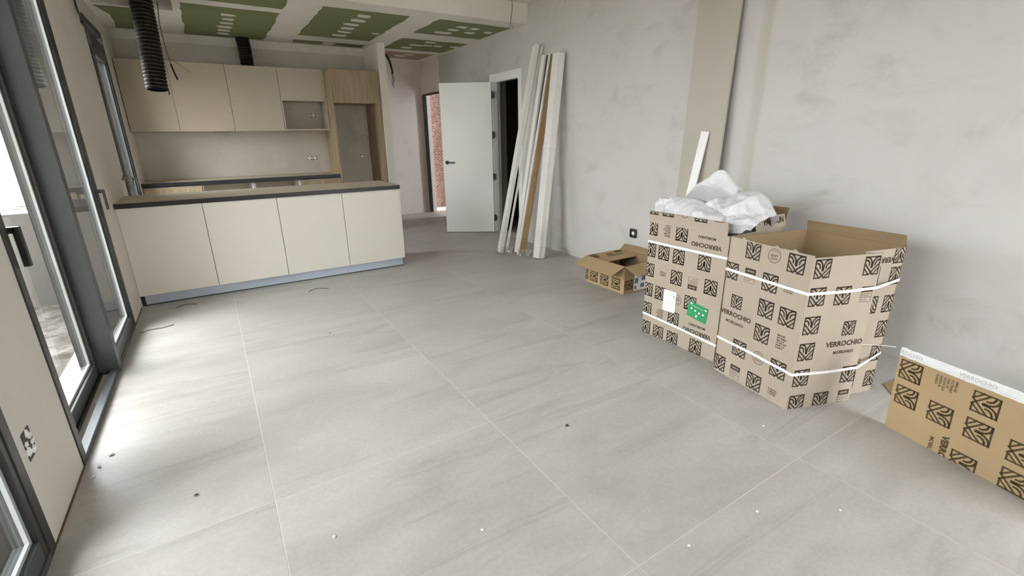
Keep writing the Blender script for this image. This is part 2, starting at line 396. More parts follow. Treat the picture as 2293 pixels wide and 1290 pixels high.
# right wall with the door opening and the hall opening
DY0, DY1, DZ = 5.40, 6.07, 2.10
XD = XW
bm = bmesh.new()
box(bm, XW, XW+.12, Y0, DY0, 0, 2.95); box(bm, XW, XW+.12, DY0, DY1, DZ, 2.95); box(bm, XW, XW+.12, DY1, 7.83, 0, 2.95)
wr = struct('wall_right', bm, 'plaster_right')
obj('patch', B(XW-.004, XW+.001, 3.36, 3.63, 2.33, 2.43, .001), 'plaster_patch', wr)
bm = bmesh.new(); box(bm, XW-.04, XW+.1, 8.50, YH+.1, 0, 2.95); box(bm, XW-.04, XW+.1, 7.83, 8.50, 2.11, 2.95); struct('wall_hall_side', bm, 'plaster_hall')
o = struct('trim_1', B(XW-.045, XW+.02, 8.485, 8.515, 0, 2.1), 'black_plastic'); struct('trim_2', B(XW-.045, XW+.02, 7.84, 8.485, 2.085, 2.112), 'dark_brown')
struct('wall_hall_end', B(2.39, XW-.04, YH, YH+.1, 0, 2.95), 'plaster_hall')
struct('wall_partition', B(2.285, 2.392, 7.10, YH, 0, 2.9), 'plaster_ceiling')
struct('wall_kitchen_back', B(XL-.1, 2.285, YB, YB+.1, 0, 2.9), 'plaster_back')
obj('filler_band', B(XL, 2.284, YB-.004, YB-.001, 2.55, ZK), 'filler', bpy.data.objects['wall_kitchen_back'])
# small dark room behind the open door, and the entrance room with the brick wall
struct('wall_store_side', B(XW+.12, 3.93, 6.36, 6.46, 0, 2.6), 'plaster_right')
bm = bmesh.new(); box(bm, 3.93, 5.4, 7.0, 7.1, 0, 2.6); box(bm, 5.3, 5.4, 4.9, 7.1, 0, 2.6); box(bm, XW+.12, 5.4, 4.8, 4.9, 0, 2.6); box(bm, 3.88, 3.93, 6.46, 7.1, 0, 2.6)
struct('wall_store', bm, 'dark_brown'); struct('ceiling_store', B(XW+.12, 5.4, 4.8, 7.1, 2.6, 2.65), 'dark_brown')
struct('wall_entrance_brick', B(XW-.1, 5.4, 9.02, 9.2, 0, 2.8), 'old_brick')
struct('wall_entrance_side', B(5.3, 5.4, 7.42, 9.2, 0, 2.8), 'plaster_hall'); struct('ceiling_entrance', B(XW+.1, 5.4, 7.1, 9.2, 2.7, 2.8), 'plaster_hall')

# left wall with three glazed openings
WIN = [(-.02, 2.0), (2.51, 4.50), (5.95, 6.92)]; WZ = 2.47
bm = bmesh.new(); ys = [Y0]+[y for p in WIN for y in p]+[YB+.1]
for k in range(0, len(ys), 2): box(bm, XL-.30, XL, ys[k], ys[k+1], 0, 2.95)
for a, b in WIN: box(bm, XL-.30, XL, a, b, WZ, 2.95)
wl = struct('wall_left', bm, 'plaster_left')
obj('floor_gap', B(XL+.0005, XL+.006, 2.01, 2.50, .0005, .006), 'dark_brown', wl); obj('floor_gap', B(XL+.0005, XL+.005, 4.52, 4.95, .0005, .005), 'dark_brown', wl)
# wall behind the camera with its own wide glazing
bm = bmesh.new(); box(bm, XL-.3, RX0, Y0-.3, Y0, 0, 2.95); box(bm, RX1, XW+.12, Y0-.3, Y0, 0, 2.95); box(bm, RX0, RX1, Y0-.3, Y0, 2.45, 2.95)
struct('wall_rear', bm, 'plaster_left')
# ceilings
struct('ceiling', B(XL-.3, XW+.12, Y0-.3, 5.22, ZC, 2.95), 'plaster_ceiling')
bm = bmesh.new()
HX0, HX1, HY0, HY1 = -.66, -.02, 5.98, 6.43           # hole for the extractor duct
box(bm, XL, XW, 5.20, HY0, ZK, 2.95); box(bm, XL, XW, HY1, YH, ZK, 2.95); box(bm, XL, HX0, HY0, HY1, ZK, 2.95); box(bm, HX1, XW, HY0, HY1, ZK, 2.95)
ck = struct('ceiling_kitchen', bm, 'plaster_ceiling')
obj('hole_top', B(HX0, HX1, HY0, HY1, 2.90, 2.95), 'dark_brown', ck)
def jag(pts, amt=.012, step=.12):
    out = []
    for i in range(len(pts)):
        a, b = Vector(pts[i-1]), Vector(pts[i]); n_ = max(1, int((b-a).length/step))
        for k in range(n_): out.append(a.lerp(b, k/n_)+Vector((random.uniform(-amt, amt), random.uniform(-amt, amt))))
    return out
def ceil_patch(name, pts, m, parent, z, t=.002, amt=.012, step=.12):
    P = jag(pts, amt, step); bm = bmesh.new(); a = [bm.verts.new((p.x, p.y, z-t)) for p in P]; b = [bm.verts.new((p.x, p.y, z)) for p in P]; k = len(P)
    bm.faces.new(a); bm.faces.new(b[::-1])
    for i in range(k): bm.faces.new((a[i], a[(i+1) % k], b[(i+1) % k], b[i]))
    return obj(name, bm, m, parent)
def rectp(x0, x1, y0, y1): return [(x0, y0), (x1, y0), (x1, y1), (x0, y1)]
def board(x0, x1, y0, y1, spots, m='board_green', pts=None):
    o = ceil_patch('plasterboard', pts or rectp(x0, x1, y0, y1), m, ck, ZK)
    for (sx, sy, sw, sd) in spots:
        hx = [(sx-sw, sy-.2*sd), (sx-.75*sw, sy-sd), (sx+.7*sw, sy-.9*sd), (sx+sw, sy), (sx+.7*sw, sy+sd), (sx-.8*sw, sy+.8*sd)]
        ceil_patch('filler_spot', [(a+random.uniform(-.012, .012), b+random.uniform(-.012, .012)) for a, b in hx], 'filler', o, ZK-.002, .002, .004, .2)
board(.05, .93, 6.02, 7.66, [(.47+random.uniform(-.02, .02), 6.35+k*.215, .075+random.uniform(-.01, .01), .055) for k in range(6)])
board(0, 0, 0, 0, [], pts=[(-.66, 6.50), (-.36, 6.47), (-.30, 7.62), (-.62, 7.62), (-.58, 6.9)])
board(.05, .93, 5.42, 5.82, [])
board(1.27, 2.18, 5.50, 7.08, [(1.73+random.uniform(-.02, .02), 5.72+k*.23, .085, .06) for k in range(6)]+[(2.10, 6.55, .05, .03)])
board(1.27, 2.22, 7.42, 7.63, [(1.73, 7.52, .09, .09)])
board(2.50, 3.46, 5.46, 6.27, [(2.84, 6.1, .12, .06), (2.88, 5.88, .08, .05), (2.93, 5.70, .1, .06), (3.06, 5.72, .09, .06), (3.14, 5.95, .07, .05), (3.34, 5.82, .06, .05)])
board(2.50, 3.46, 6.66, 7.50, [(2.80, 7.3, .09, .06), (2.86, 7.06, .11, .05), (3.0, 7.02, .08, .04), (2.96, 6.78, .09, .05), (3.16, 7.0, .07, .06), (3.4, 6.95, .08, .06)])
board(2.58, 3.40, 7.72, 8.35, [(2.95, 8.05, .09, .06), (3.05, 7.88, .08, .05)], 'board_brown')

# ------------------------------------------------------------------ glazing
def glazed(name, y0, y1, ymid, knob_first, transom=None):
    """Grey aluminium slider in the left wall: outer frame, two sashes on two tracks."""
    r = thing(name, None, None, (XL, (y0+y1)/2, 0), kind='structure')
    xo, xi = XL-.16, XL+.006; f = .055
    obj('frame_jamb', B(xo, xi, y0, y0+f, 0, WZ, .003), 'frame_dark', r); obj('frame_jamb', B(xo, xi, y1-f, y1, 0, WZ, .003), 'frame_dark', r)
    obj('frame_head', B(xo, xi, y0+f, y1-f, WZ-f, WZ), 'frame_dark', r)
    obj('track', B(xo, xo+.085, y0+f, y1-f, 0, .022), 'black_plastic', r); obj('frame_sill', B(xi-.04, xi, y0+f, y1-f, 0, .03, .002), 'frame_grey', r)
    def sash(a, b, x0, x1, z0, z1, la, lb):
        obj('stile', B(x0, x1, a, a+la, z0, z1, .003), 'frame_dark', r); obj('stile', B(x0, x1, b-lb, b, z0, z1, .003), 'frame_dark', r)
        obj('rail', B(x0, x1, a+la, b-lb, z0, z0+.075, .003), 'frame_grey', r); obj('rail', B(x0, x1, a+la, b-lb, z1-.075, z1), 'frame_grey', r)
        xm = (x0+x1)/2
        g = obj('pane', B(xm-.004, xm+.004, a+la, b-lb, z0+.075, z1-.075), 'glass', r)
        bmm = bmesh.new(); box(bmm, xm+.004, xm+.016, b-lb-.018, b-lb, z0+.075, z1-.075); box(bmm, xm+.004, xm+.016, a+la, b-lb-.018, z0+.075, z0+.09)
        obj('glazing_bead', bmm, 'frame_grey' if transom else 'bead_grey', r)
    sash(y0+f, ymid+.02, xo+.005, xo+.075, .024, WZ-f, .06, .075)
    obj('mullion', B(xo, xi+.008, ymid, ymid+.075, 0.0, WZ-.01, .004), 'frame_grey', r)
    zt = transom or WZ-f
    sash(ymid+.075, y1-f, xi-.07, xi-.004, .03, zt, .012, .035)
    if transom:
        obj('transom', B(xo+.07, xi, ymid+.075, y1-f, transom, transom+.1), 'frame_dark', r)
        obj('pane', B(xi-.04, xi-.03, ymid+.075, y1-f, transom+.1, WZ-f), 'glass', r)
    return r
def handle(r, y, z, x, grip=.125, reach=.055, side=1, fat=.011, gx=.008):
    bm = bmesh.new(); box(bm, x, x+.012, y-.014, y+.014, z-.07, z+.03, .003); box(bm, x+.01, x+reach, y-fat, y+fat, z-.013, z+.012, .004)
    obj('handle', bm, 'black_plastic', r)
    h = B(x+reach-gx, x+reach+gx, y-fat, y+fat, z-grip, z+.0125, .004)
    obj('handle_grip', h, 'black_plastic', r)
w1 = glazed('window_1', *WIN[0], .95, True); w2 = glazed('window_2', *WIN[1], 3.58, True); w3 = glazed('window_3', WIN[2][0], WIN[2][1], 5.99, False, 2.24)
handle(w2, 2.605, 1.06, XL-.03, .15, .052, 1, .014, .012); handle(w2, 4.44, 1.05, XL-.005, .13, .048); handle(w3, 6.50, 1.0, XL-.005, .12, .045)
r = thing('window_4', None, None, ((RX0+RX1)/2, Y0-.15, 0), kind='structure'); RM = (RX0+RX1)/2
for a, b in ((RX0, RX0+.07), (RM-.04, RM+.04), (RX1-.07, RX1)): obj('stile', B(a, b, Y0-.2, Y0-.1, 0, 2.45), 'frame_grey', r)
for a, b in ((0, .08), (2.37, 2.45)): obj('rail', B(RX0+.07, RX1-.07, Y0-.2, Y0-.1, a, b), 'frame_grey', r)
for a, b in ((RX0+.07, RM-.04), (RM+.04, RX1-.07)): obj('pane', B(a, b, Y0-.155, Y0-.147, .08, 2.37), 'glass', r)
# added unseen roof slab and fins outside the glazing, to limit the sky light
bm = B(-2.3, XL-.3, Y0-.3, 2.3, 2.62, 2.8); box(bm, -2.15, XL-.3, 2.3, 5.0, 2.62, 2.8); struct('ceiling_sky_block', bm, 'render_white')
bm = bmesh.new()
for a, b in ((-.52, -.02), (2.0, 2.51)): box(bm, -2.6, XL-.3, a, b, -.15, 2.62)
struct('wall_sky_fins', bm, 'render_white')
struct('wall_terrace_end', B(-4.2, -1.05, 6.0, 6.15, -.15, .77), 'concrete')
# outdoors: rubble yard, pale boundary walls shaped to cut low sky, rear one added unseen
struct('ground', B(-30, XL-.3, -25, 40, -.3, -.12), 'rubble'); struct('ground_rear', B(XL-.3, 30, -25, Y0-.3, -.3, -.12), 'rubble')
struct('wall_boundary', B(-4.4, -4.2, -6.2, 40, -.2, 2.0), 'render_white'); struct('wall_sky_block_rear', B(-4.2, 30, -6.2, -6.0, -.2, 2.0), 'render_white')

# ------------------------------------------------------------------ interior door
r = thing('trim_3', None, None, (XD, (DY0+DY1)/2, 0), kind='structure')
obj('casing', B(XD-.014, XD, DY0-.08, DY0, 0, DZ+.09, .002), 'white_lacquer', r); obj('casing', B(XD-.014, XD, DY1, DY1+.055, 0, DZ+.09, .002), 'white_lacquer', r)
obj('casing', B(XD-.014, XD, DY0, DY1, DZ, DZ+.09, .002), 'white_lacquer', r)
obj('jamb', B(XD-.005, XD+.07, DY0-.02, DY0+.012, 0, DZ), 'white_lacquer', r); obj('jamb', B(XD-.005, XD+.07, DY1-.012, DY1+.02, 0, DZ), 'white_lacquer', r); obj('jamb', B(XD-.005, XD+.07, DY0, DY1, DZ-.012, DZ+.02), 'white_lacquer', r)
hx, hy = 3.495, 6.050; fx, fy = 2.905, 6.470; d = Vector((fx-hx, fy-hy, 0)); dl = d.length; dv = d/dl; nv = Vector((-dv.y, dv.x, 0))
if nv.dot(Vector((0, -1, 0))) < 0: nv = -nv
r = thing('door_1', None, None, (hx, hy, 0), kind='structure')
P = Vector((hx, hy, .008)); bm = bmesh.new()
def obox(bm, o, ux, uy, uz, a, b, c, bev=0):
    vs_ = [bm.verts.new(o+ux*x+uy*y+uz*z) for x in a for y in b for z in c]
    fs = [bm.faces.new([vs_[i] for i in f]) for f in [(0, 1, 3, 2), (4, 6, 7, 5), (0, 4, 5, 1), (2, 3, 7, 6), (0, 2, 6, 4), (1, 5, 7, 3)]]
    if bev: bmesh.ops.bevel(bm, geom=list({e for f in fs for e in f.edges}), offset=bev, segments=2, affect='EDGES')
UZ = Vector((0, 0, 1))
obox(bm, P, dv, nv, UZ, (.0, dl), (-.036, 0), (0, 2.085), .002); obj('leaf', bm, 'white_lacquer', r)
bm = bmesh.new(); bmesh.ops.create_cone(bm, cap_ends=True, segments=20, radius1=.026, radius2=.026, depth=.012, matrix=Matrix.Translation(P+dv*(dl-.06)+nv*.006+UZ*1.02) @ nv.to_track_quat('Z', 'Y').to_matrix().to_4x4())
q = P+dv*(dl-.06)+UZ*1.02; tube(bm, [q+nv*.01, q+nv*.05], .009, 10); tube(bm, [q+nv*.046+dv*.008, q+nv*.05-dv*.06, q+nv*.048-dv*.12], .0085, 10); obj('handle', bm, 'black_plastic', r)
for z in (.22, .82, 1.40, 1.93):
    bm = bmesh.new(); obox(bm, Vector((hx+.012, hy-.012, z)), dv, nv, UZ, (-.012, .012), (-.012, .004), (-.05, .05), .003); obox(bm, Vector((hx+.012, hy-.012, z)), dv, nv, UZ, (-.028, .0), (-.02, .0), (-.035, .035), .002); obj('hinge', bm, 'black_plastic', r)
struct('baseboard_hall', B(3.2, 3.35, YH-.012, YH-.001, 0, .004), 'grout')

# ================================================================== KITCHEN
# island: four cream units against the window wall
YI = 4.977; DEP = .62; seams = [XL+.006, -.105, .495, 1.095, 1.69]
words = ['cream island base cabinet nearest the window wall', 'cream island base cabinet, second from the window wall', 'cream island base cabinet, third from the window wall', 'cream island base cabinet at the open right end']
for i in range(4):
    a, b = seams[i], seams[i+1]
    r = thing('base_cabinet', words[i], 'cabinet', ((a+b)/2, YI+DEP/2, .1), 'island base cabinets')
    obj('body', B(a+.001, b-.001, YI+.02, YI+DEP, .1, .857), 'cabinet_inside', r)
    obj('door', B(a+.0022, b-.0022, YI, YI+.019, .098, .858, .0015), 'cabinet_cream', r)
    if i == 3: obj('side_panel', B(b-.001, b+.012, YI+.001, YI+DEP, .098, .858), 'cabinet_cream', r)
    if i == 0: obj('filler_panel', B(XL+.0005, a, YI+.004, YI+.1, .0, .858), 'cabinet_cream', r)
r = thing('plinth_board', 'blue-grey aluminium plinth strip running under the island doors', 'plinth', (.5, YI+.05, 0))
obj('board', B(XL+.035, 1.685, YI+.045, YI+.06, .008, .098), 'plinth_aluminium', r); obj('seal', B(XL+.03, 1.687, YI+.043, YI+.062, 0, .008), 'rubber_black', r)
obj('end_cap', B(XL+.012, XL+.035, YI+.043, YI+.062, 0, .098), 'rubber_black', r); obj('return', B(1.67, 1.685, YI+.06, YI+DEP, .008, .098), 'plinth_aluminium', r)
obj('return', B(XL+.035, 1.67, YI+.60, YI+.615, .0, .098), 'plinth_aluminium', r)
r = thing('worktop', 'beige island worktop with a thick black front edge', 'worktop', (.5, YI+.32, .859))
obj('slab', B(XL+.001, 1.70, YI-.008, YI+.70, .859, .8995), 'worktop_top', r)
obj('front_edge', B(XL+.001, 1.706, YI-.014, YI-.0085, .859, .900), 'worktop_black', r); obj('side_edge', B(1.7005, 1.706, YI-.0084, YI+.70, .859, .900), 'worktop_black', r)

# wall units
YU, Z0, Z1 = 7.386, 1.497, 2.29; ue = [XL+.005, -.21, .39, .99]
uw = ['tall cream wall cabinet in the corner beside the window', 'tall cream wall cabinet, middle of the three', 'tall cream wall cabinet beside the open niche']
for i in range(3):
    a, b = ue[i], ue[i+1]; r = thing('wall_cabinet', uw[i], 'cabinet', ((a+b)/2, YU+.17, Z0), 'cream wall cabinets')
    obj('body', B(a+.001, b-.001, YU+.02, YB-.002, Z0, Z1), 'cabinet_inside', r); obj('door', B(a+.002, b-.002, YU, YU+.019, Z0-.004, Z1+.002, .0015), 'cabinet_cream_dim', r)
a, b = .99, 1.586; r = thing('wall_cabinet', 'short cream wall cabinet with an open socket niche below', 'cabinet', ((a+b)/2, YU+.17, Z0), 'cream wall cabinets')
ZM = 1.885
obj('body', B(a+.001, b-.001, YU+.02, YB-.002, ZM, Z1), 'cabinet_cream_dim', r); obj('door', B(a+.002, b-.002, YU, YU+.019, ZM-.004, Z1+.002, .0015), 'cabinet_cream_dim', r)
obj('side_panel', B(a+.001, a+.019, YU+.002, YB-.002, Z0, ZM-.005), 'cabinet_cream_dim', r); obj('side_panel', B(b-.019, b-.001, YU+.002, YB-.002, Z0, ZM-.005), 'cabinet_cream_dim', r); obj('shelf', B(a+.019, b-.019, YU+.002, YB-.002, Z0, Z0+.019), 'cabinet_cream_dim', r)
# oak fridge housing
YT = 7.105; r = thing('fridge_housing', 'empty oak fridge housing with a flap door on top', 'cabinet', (1.92, 7.4, 0))
obj('side_panel', B(1.588, 1.612, YT, YB-.002, 0, 2.275), 'oak', r); obj('side_panel', B(2.222, 2.246, YT+.02, YB-.002, 0, 2.275), 'oak', r); obj('side_panel', B(2.2465, 2.28, YT+.03, YT+.055, 0, 2.275), 'oak', r, 'narrow oak filler strip')
obj('body', B(1.613, 2.221, YT+.022, YB-.002, 1.86, 2.27), 'oak', r); obj('door', B(1.614, 2.240, YT, YT+.019, 1.85, 2.275, .0015), 'oak', r)
# back run under the wall units
r = thing('worktop', 'long thin black-edged worktop along the kitchen back wall', 'worktop', (.4, 7.43, .861))
obj('slab', B(XL+.001, 1.586, 7.13, YB-.002, .862, .8995), 'worktop_top', r); obj('front_edge', B(XL+.001, 1.586, 7.124, 7.1295, .858, .900), 'worktop_black', r)
obj('front_edge', B(-.11, 1.05, 7.118, 7.1235, .846, .899), 'worktop_black', r)
bd = [(XL+.005, -.11, 'oak', 'oak-fronted base cabinet under the back worktop beside the window'), (1.05, 1.584, 'oak', 'oak-fronted base cabinet under the back worktop beside the fridge housing')]
for a, b, m, lab in bd:
    r = thing('base_cabinet', lab, 'cabinet', ((a+b)/2, 7.43, .1)); obj('body', B(a, b, 7.16, YB-.003, .1, .845), 'cabinet_inside', r); obj('door', B(a+.002, b-.002, 7.14, 7.159, .1, .835), m, r); obj('plinth', B(a, b, 7.2, 7.215, 0, .1), 'plinth_aluminium', r)
for a, b, lab in ((-.108, .47, 'open doorless base carcass left of the back worktop middle'), (.475, 1.048, 'open doorless base carcass right of the back worktop middle')):
    r = thing('base_cabinet', lab, 'cabinet', ((a+b)/2, 7.43, .1)); bmm = bmesh.new(); box(bmm, a, a+.018, 7.16, YB-.003, .1, .84)
    obj('side_panel', bmm, 'cabinet_inside', r); obj('side_panel', B(b-.018, b, 7.16, YB-.003, .1, .84), 'label_white', r); obj('bottom', B(a+.018, b-.018, 7.16, YB-.003, .1, .118), 'cabinet_inside', r); obj('back', B(a+.018, b-.018, YB-.02, YB-.004, .118, .84), 'worktop_top', r); obj('plinth', B(a, b, 7.2, 7.215, 0, .1), 'plinth_aluminium', r)

# bare socket boxes
def socket(c, n, label, group=None, k=.85):
    c = Vector(c); n = Vector(n); u = Vector((-n.y, n.x, 0)); r = thing('wall_socket', label, 'socket', c, group)
    bm = bmesh.new(); obox(bm, c, u, UZ, n, (-.037*k, .037*k), (-.037*k, .037*k), (.0, .004), .002); obj('frame', bm, 'socket_white', r)
    for a, b in ((-1, -1), (-1, 1), (1, -1), (1, 1)):
        bm = bmesh.new(); obox(bm, c+u*a*.026*k+UZ*b*.026*k, u, UZ, n, (-.009*k, .009*k), (-.008*k, .008*k), (.003, .007)); obj('claw', bm, 'socket_dark', r)
    bm = bmesh.new(); bmesh.ops.create_cone(bm, cap_ends=True, segments=20, radius1=.021*k, radius2=.019*k, depth=.008, matrix=Matrix.Translation(c+n*.006) @ n.to_track_quat('Z', 'Y').to_matrix().to_4x4()); obj('insert', bm, 'label_white', r)
    return r
socket((1.44, YB-.001, 1.71), (0, -1, 0), 'bare socket inside the niche of the short wall cabinet')
socket((1.305, YB-.001, 1.11), (0, -1, 0), 'left one of the paired bare sockets above the back worktop', 'sockets above the back worktop'); socket((1.382, YB-.001, 1.11), (0, -1, 0), 'right one of the paired bare sockets above the back worktop', 'sockets above the back worktop')
socket((2.09, YB-.001, 1.11), (0, -1, 0), 'bare socket on the wall inside the oak fridge housing')
r = socket((XW-.001, 3.29, .43), (-1, 0, 0), 'bare grey socket low on the right wall above the small open carton', None, .95)
bm = B(XW-.008, XW-.0005, 3.245, 3.335, .385, .475, .012); obj('mounting_ring', bm, 'socket_dark', r)
# broken-out box in the left pier
c = Vector((XL, 2.10, .37)); r = thing('junction_box', 'ragged wall box hole with plaster crumbs low on the window pier', 'junction box', c)
bm = B(XL+.0005, XL+.003, 2.062, 2.14, .325, .43, .001); obj('recess', bm, 'socket_dark', r)
for k in range(6):
    bm = bmesh.new(); bmesh.ops.create_icosphere(bm, subdivisions=1, radius=random.uniform(.012, .02), matrix=Matrix.Translation((XL+.005, 2.085+random.uniform(-.012, .045), .345+k*.014))); bmesh.ops.scale(bm, vec=(.5, 1, 1), verts=bm.verts, space=Matrix.Translation((-XL, 0, 0)))
    for v in bm.verts: v.co += Vector((0, random.uniform(-.004, .004), random.uniform(-.004, .004)))
    obj('plaster_crumb', bm, 'label_white', r)

# ------------------------------------------------------------------ ducts and wires
def duct(name, pts, rad, pitch, label, ridge):
    P = curve(pts, 30); L = sum((a-b).length for a, b in zip(P, P[1:])); n_ = int(L/pitch)
    # resample evenly: valley, flank, crest
    seg = []; tot = 0; tgt = [L*i/(n_*4) for i in range(n_*4+1)]; j = 0
    for a, b in zip(P, P[1:]):
        l = (b-a).length
        while j < len(tgt) and tgt[j] <= tot+l+1e-9: seg.append(a.lerp(b, (tgt[j]-tot)/max(l, 1e-9))); j += 1
        tot += l
    r = thing(name, label, 'duct', P[-1]); rr = [rad*(1.0 if i % 4 == 2 else .965 if i % 2 else .89)*(1+random.uniform(-.012, .012)) for i in range(len(seg))]
    bm = bmesh.new(); tube(bm, seg, rr, 24, False)
    for f in bm.faces: f.smooth = False
    o = obj('hose', bm, ['duct_black'], r)
    m = o.modifiers.new('wall', 'SOLIDIFY'); m.thickness = .003
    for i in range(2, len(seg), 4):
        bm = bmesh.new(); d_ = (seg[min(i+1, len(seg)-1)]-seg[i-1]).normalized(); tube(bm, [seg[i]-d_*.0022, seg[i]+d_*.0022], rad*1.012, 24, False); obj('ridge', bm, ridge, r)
    return r
r = duct('extractor_duct', [(-.262, 6.25, 2.92), (-.265, 6.20, 2.6), (-.272, 6.14, 2.25), (-.288, 6.09, 1.865)], .095, .034, 'black ribbed extractor hose hanging from the ceiling hole over the island', 'duct_ridge_glint')
obj('torn_end', T([(-.20, 6.06, 1.87), (-.195, 6.05, 1.84), (-.20, 6.05, 1.82)], .006, 6), 'duct_black', r)
duct('extractor_duct', [(.68, 7.60, 2.27), (.68, 7.60, 2.45), (.675, 7.61, 2.60), (.67, 7.62, 2.66)], .08, .03, 'short black ribbed hose rising from the top of the wall cabinets', 'duct_black')
r = thing('hanging_cable', 'thin grey cable hanging beside the ribbed extractor hose', 'cable', (-.15, 6.0, 2.0))
obj('cable', T(curve([(-.13, 6.12, 2.66), (-.15, 6.08, 2.45), (-.14, 6.05, 2.2), (-.13, 6.03, 2.1)]), .006, 6), 'wire_grey', r)
obj('wire_end', T(curve([(-.13, 6.03, 2.1), (-.115, 6.02, 2.02), (-.10, 6.02, 1.96)]), .008, 6), 'duct_black', r); obj('wire_end', T(curve([(-.14, 6.05, 2.16), (-.06, 6.05, 2.1), (.02, 6.05, 2.03)]), .002, 5), 'wire_grey', r)
r = thing('hanging_cable', 'thin wire with a forked end hanging from the living room ceiling', 'cable', (2.93, 4.6, 2.4))
obj('cable', T(curve([(2.94, 4.62, ZC), (2.935, 4.6, 2.66), (2.92, 4.6, 2.55), (2.915, 4.6, 2.515)]), .0045, 6), 'wire_grey', r)
for q in ((2.87, 4.62, 2.43), (2.93, 4.58, 2.44)): obj('wire_end', T(curve([(2.915, 4.6, 2.515), ((2.915+q[0])/2+.006, 4.6, 2.47), q]), .003, 5), 'wire_grey', r)
r = thing('hanging_cable', 'black conduit with bare wire ends hanging from the hall ceiling', 'cable', (2.75, 7.95, 2.3))
obj('conduit', T(curve([(2.70, 8.0, ZK), (2.745, 7.98, 2.56), (2.77, 7.95, 2.42), (2.77, 7.95, 2.35)]), .016, 10), 'black_plastic', r)
for q in ((2.75, 7.95, 2.19), (2.79, 7.95, 2.24), (2.765, 7.94, 2.14)): obj('wire_end', T(curve([(2.77, 7.95, 2.36), (q[0]+.01, q[1], 2.28), q]), .005, 6), 'metal_grey', r)
r = thing('hanging_cable', 'cut black cable sticking out of the pier near the kitchen window', 'cable', (XL, 5.7, 2.4))
obj('conduit', T(curve([(XL+.0, 5.87, 2.36), (XL+.02, 5.75, 2.40), (XL+.03, 5.58, 2.43), (XL+.04, 5.50, 2.52)]), .008, 6), 'black_plastic', r); obj('wire_end', T(curve([(XL+.005, 5.84, 2.36), (XL+.03, 5.78, 2.3), (XL+.03, 5.80, 2.2)]), .004, 5), 'wire_grey', r)
r = thing('hanging_cable', 'tangle of pinkish wire ends on the pier above the island worktop', 'cable', (XL, 5.75, 1.05))
for k in range(7):
    p = [Vector((XL+.001, 5.78, 1.04))]
    for i in range(4): p.append(p[-1]+Vector((random.uniform(.002, .02), random.uniform(-.07, .045), random.uniform(-.02, .045))))
    obj('wire_end', T(curve(p, 5), .0035, 5), 'copper_wire' if k % 2 else 'wire_grey', r)

# ================================================================== LEANING TRIMS AND BOARDS
r = thing('door_trim', 'white grooved door trim leaning on the wall, leftmost beside the doorway', 'trim', (2.93, 4.9, 0), 'leaning door trims')
obj('board', prism((2.90, 4.88, .012), (3.475, 4.93, 2.375), [(-.06, 0), (.05, 0), (.05, .022), (-.03, .022), (-.03, .05), (-.06, .05)], (0, 1, 0)), 'white_trim', r)
obj('lip', prism((2.945, 4.815, .012), (3.51, 4.865, 2.37), [(-.006, -.01), (.006, -.01), (.006, .014), (-.006, .014)], (0, 1, 0)), 'white_trim', r)
r = thing('door_trim', 'thin white grooved trim leaning behind the raw-sided one', 'trim', (3.1, 4.74, 0), 'leaning door trims')
obj('board', prism((3.06, 4.74, .012), (3.475, 4.76, 2.25), [(-.035, 0), (.03, 0), (.03, .03), (-.035, .03)], (0, 1, 0)), 'white_trim', r); obj('lip', prism((3.055, 4.712, .012), (3.47, 4.722, 2.25), [(-.006, -.012), (.006, -.012), (.006, .0), (-.006, .0)], (0, 1, 0)), 'frame_grey', r)
r = thing('door_trim', 'leaning trim with white front edge and raw brown side', 'trim', (3.02, 4.63, 0), 'leaning door trims')
A_, B_ = (2.985, 4.615, .012), (3.455, 4.64, 2.255)
obj('board', prism(A_, B_, [(-.022, -.002), (.006, -.002), (.006, .10), (-.022, .10)], (0, -1, 0)), 'white_trim', r)
obj('raw_side', prism(A_, B_, [(.0062, .010), (.0085, .010), (.0085, .10), (.0062, .10)], (0, -1, 0)), 'raw_mdf', r, 'raw brown fibreboard side')
r = thing('trim_bundle', 'thick white boxed trim bundle leaning on the wall, rightmost of the group', 'trim', (3.12, 4.38, 0), 'leaning door trims')
A_, B_ = Vector((3.078, 4.375, .012)), Vector((3.42, 4.49, 2.24))
obj('board', prism(A_, B_, [(-.055, 0), (.06, 0), (.06, .055), (-.055, .055)], (0, -1, 0)), 'white_trim', r); obj('board', prism(A_+Vector((.056, 0, 0)), B_+Vector((.056, 0, 0)), [(-.05, 0), (.066, 0), (.066, .025), (-.05, .025)], (0, -1, 0)), 'white_trim', r)
for t in (.06, .56):
    p = A_.lerp(B_, t); q = A_.lerp(B_, t+.012); obj('tape', prism(p+Vector((-.003, 0, 0)), q+Vector((-.003, 0, 0)), [(-.058, -.001), (.068, -.001), (.068, .086), (-.058, .086)], (0, -1, 0)), 'label_white', r)
# crumpled clear wrap round two feet
for c, lab in (((2.95, 4.84, .0), 'crumpled clear plastic wrap at the foot of the leftmost trim'), ((3.07, 4.60, .0), 'crumpled clear plastic wrap at the foot of the raw-sided trim')):
    bm = bmesh.new(); bmesh.ops.create_icosphere(bm, subdivisions=4, radius=1.0)
    for v in bm.verts:
        n_ = noise.noise(v.co*2.3+Vector(c)*3)*.55+noise.noise(v.co*5.5)*.3; v.co *= 1+n_
        v.co = Vector((v.co.x*.085, v.co.y*.075, max(0.0, v.co.z*.05+.035)))+Vector(c)
        v.co.z = max(.001, v.co.z)
    recentre(top(obj('plastic_wrap', bm, 'clear_plastic'), lab, 'plastic wrap', 'plastic wrap scraps'))
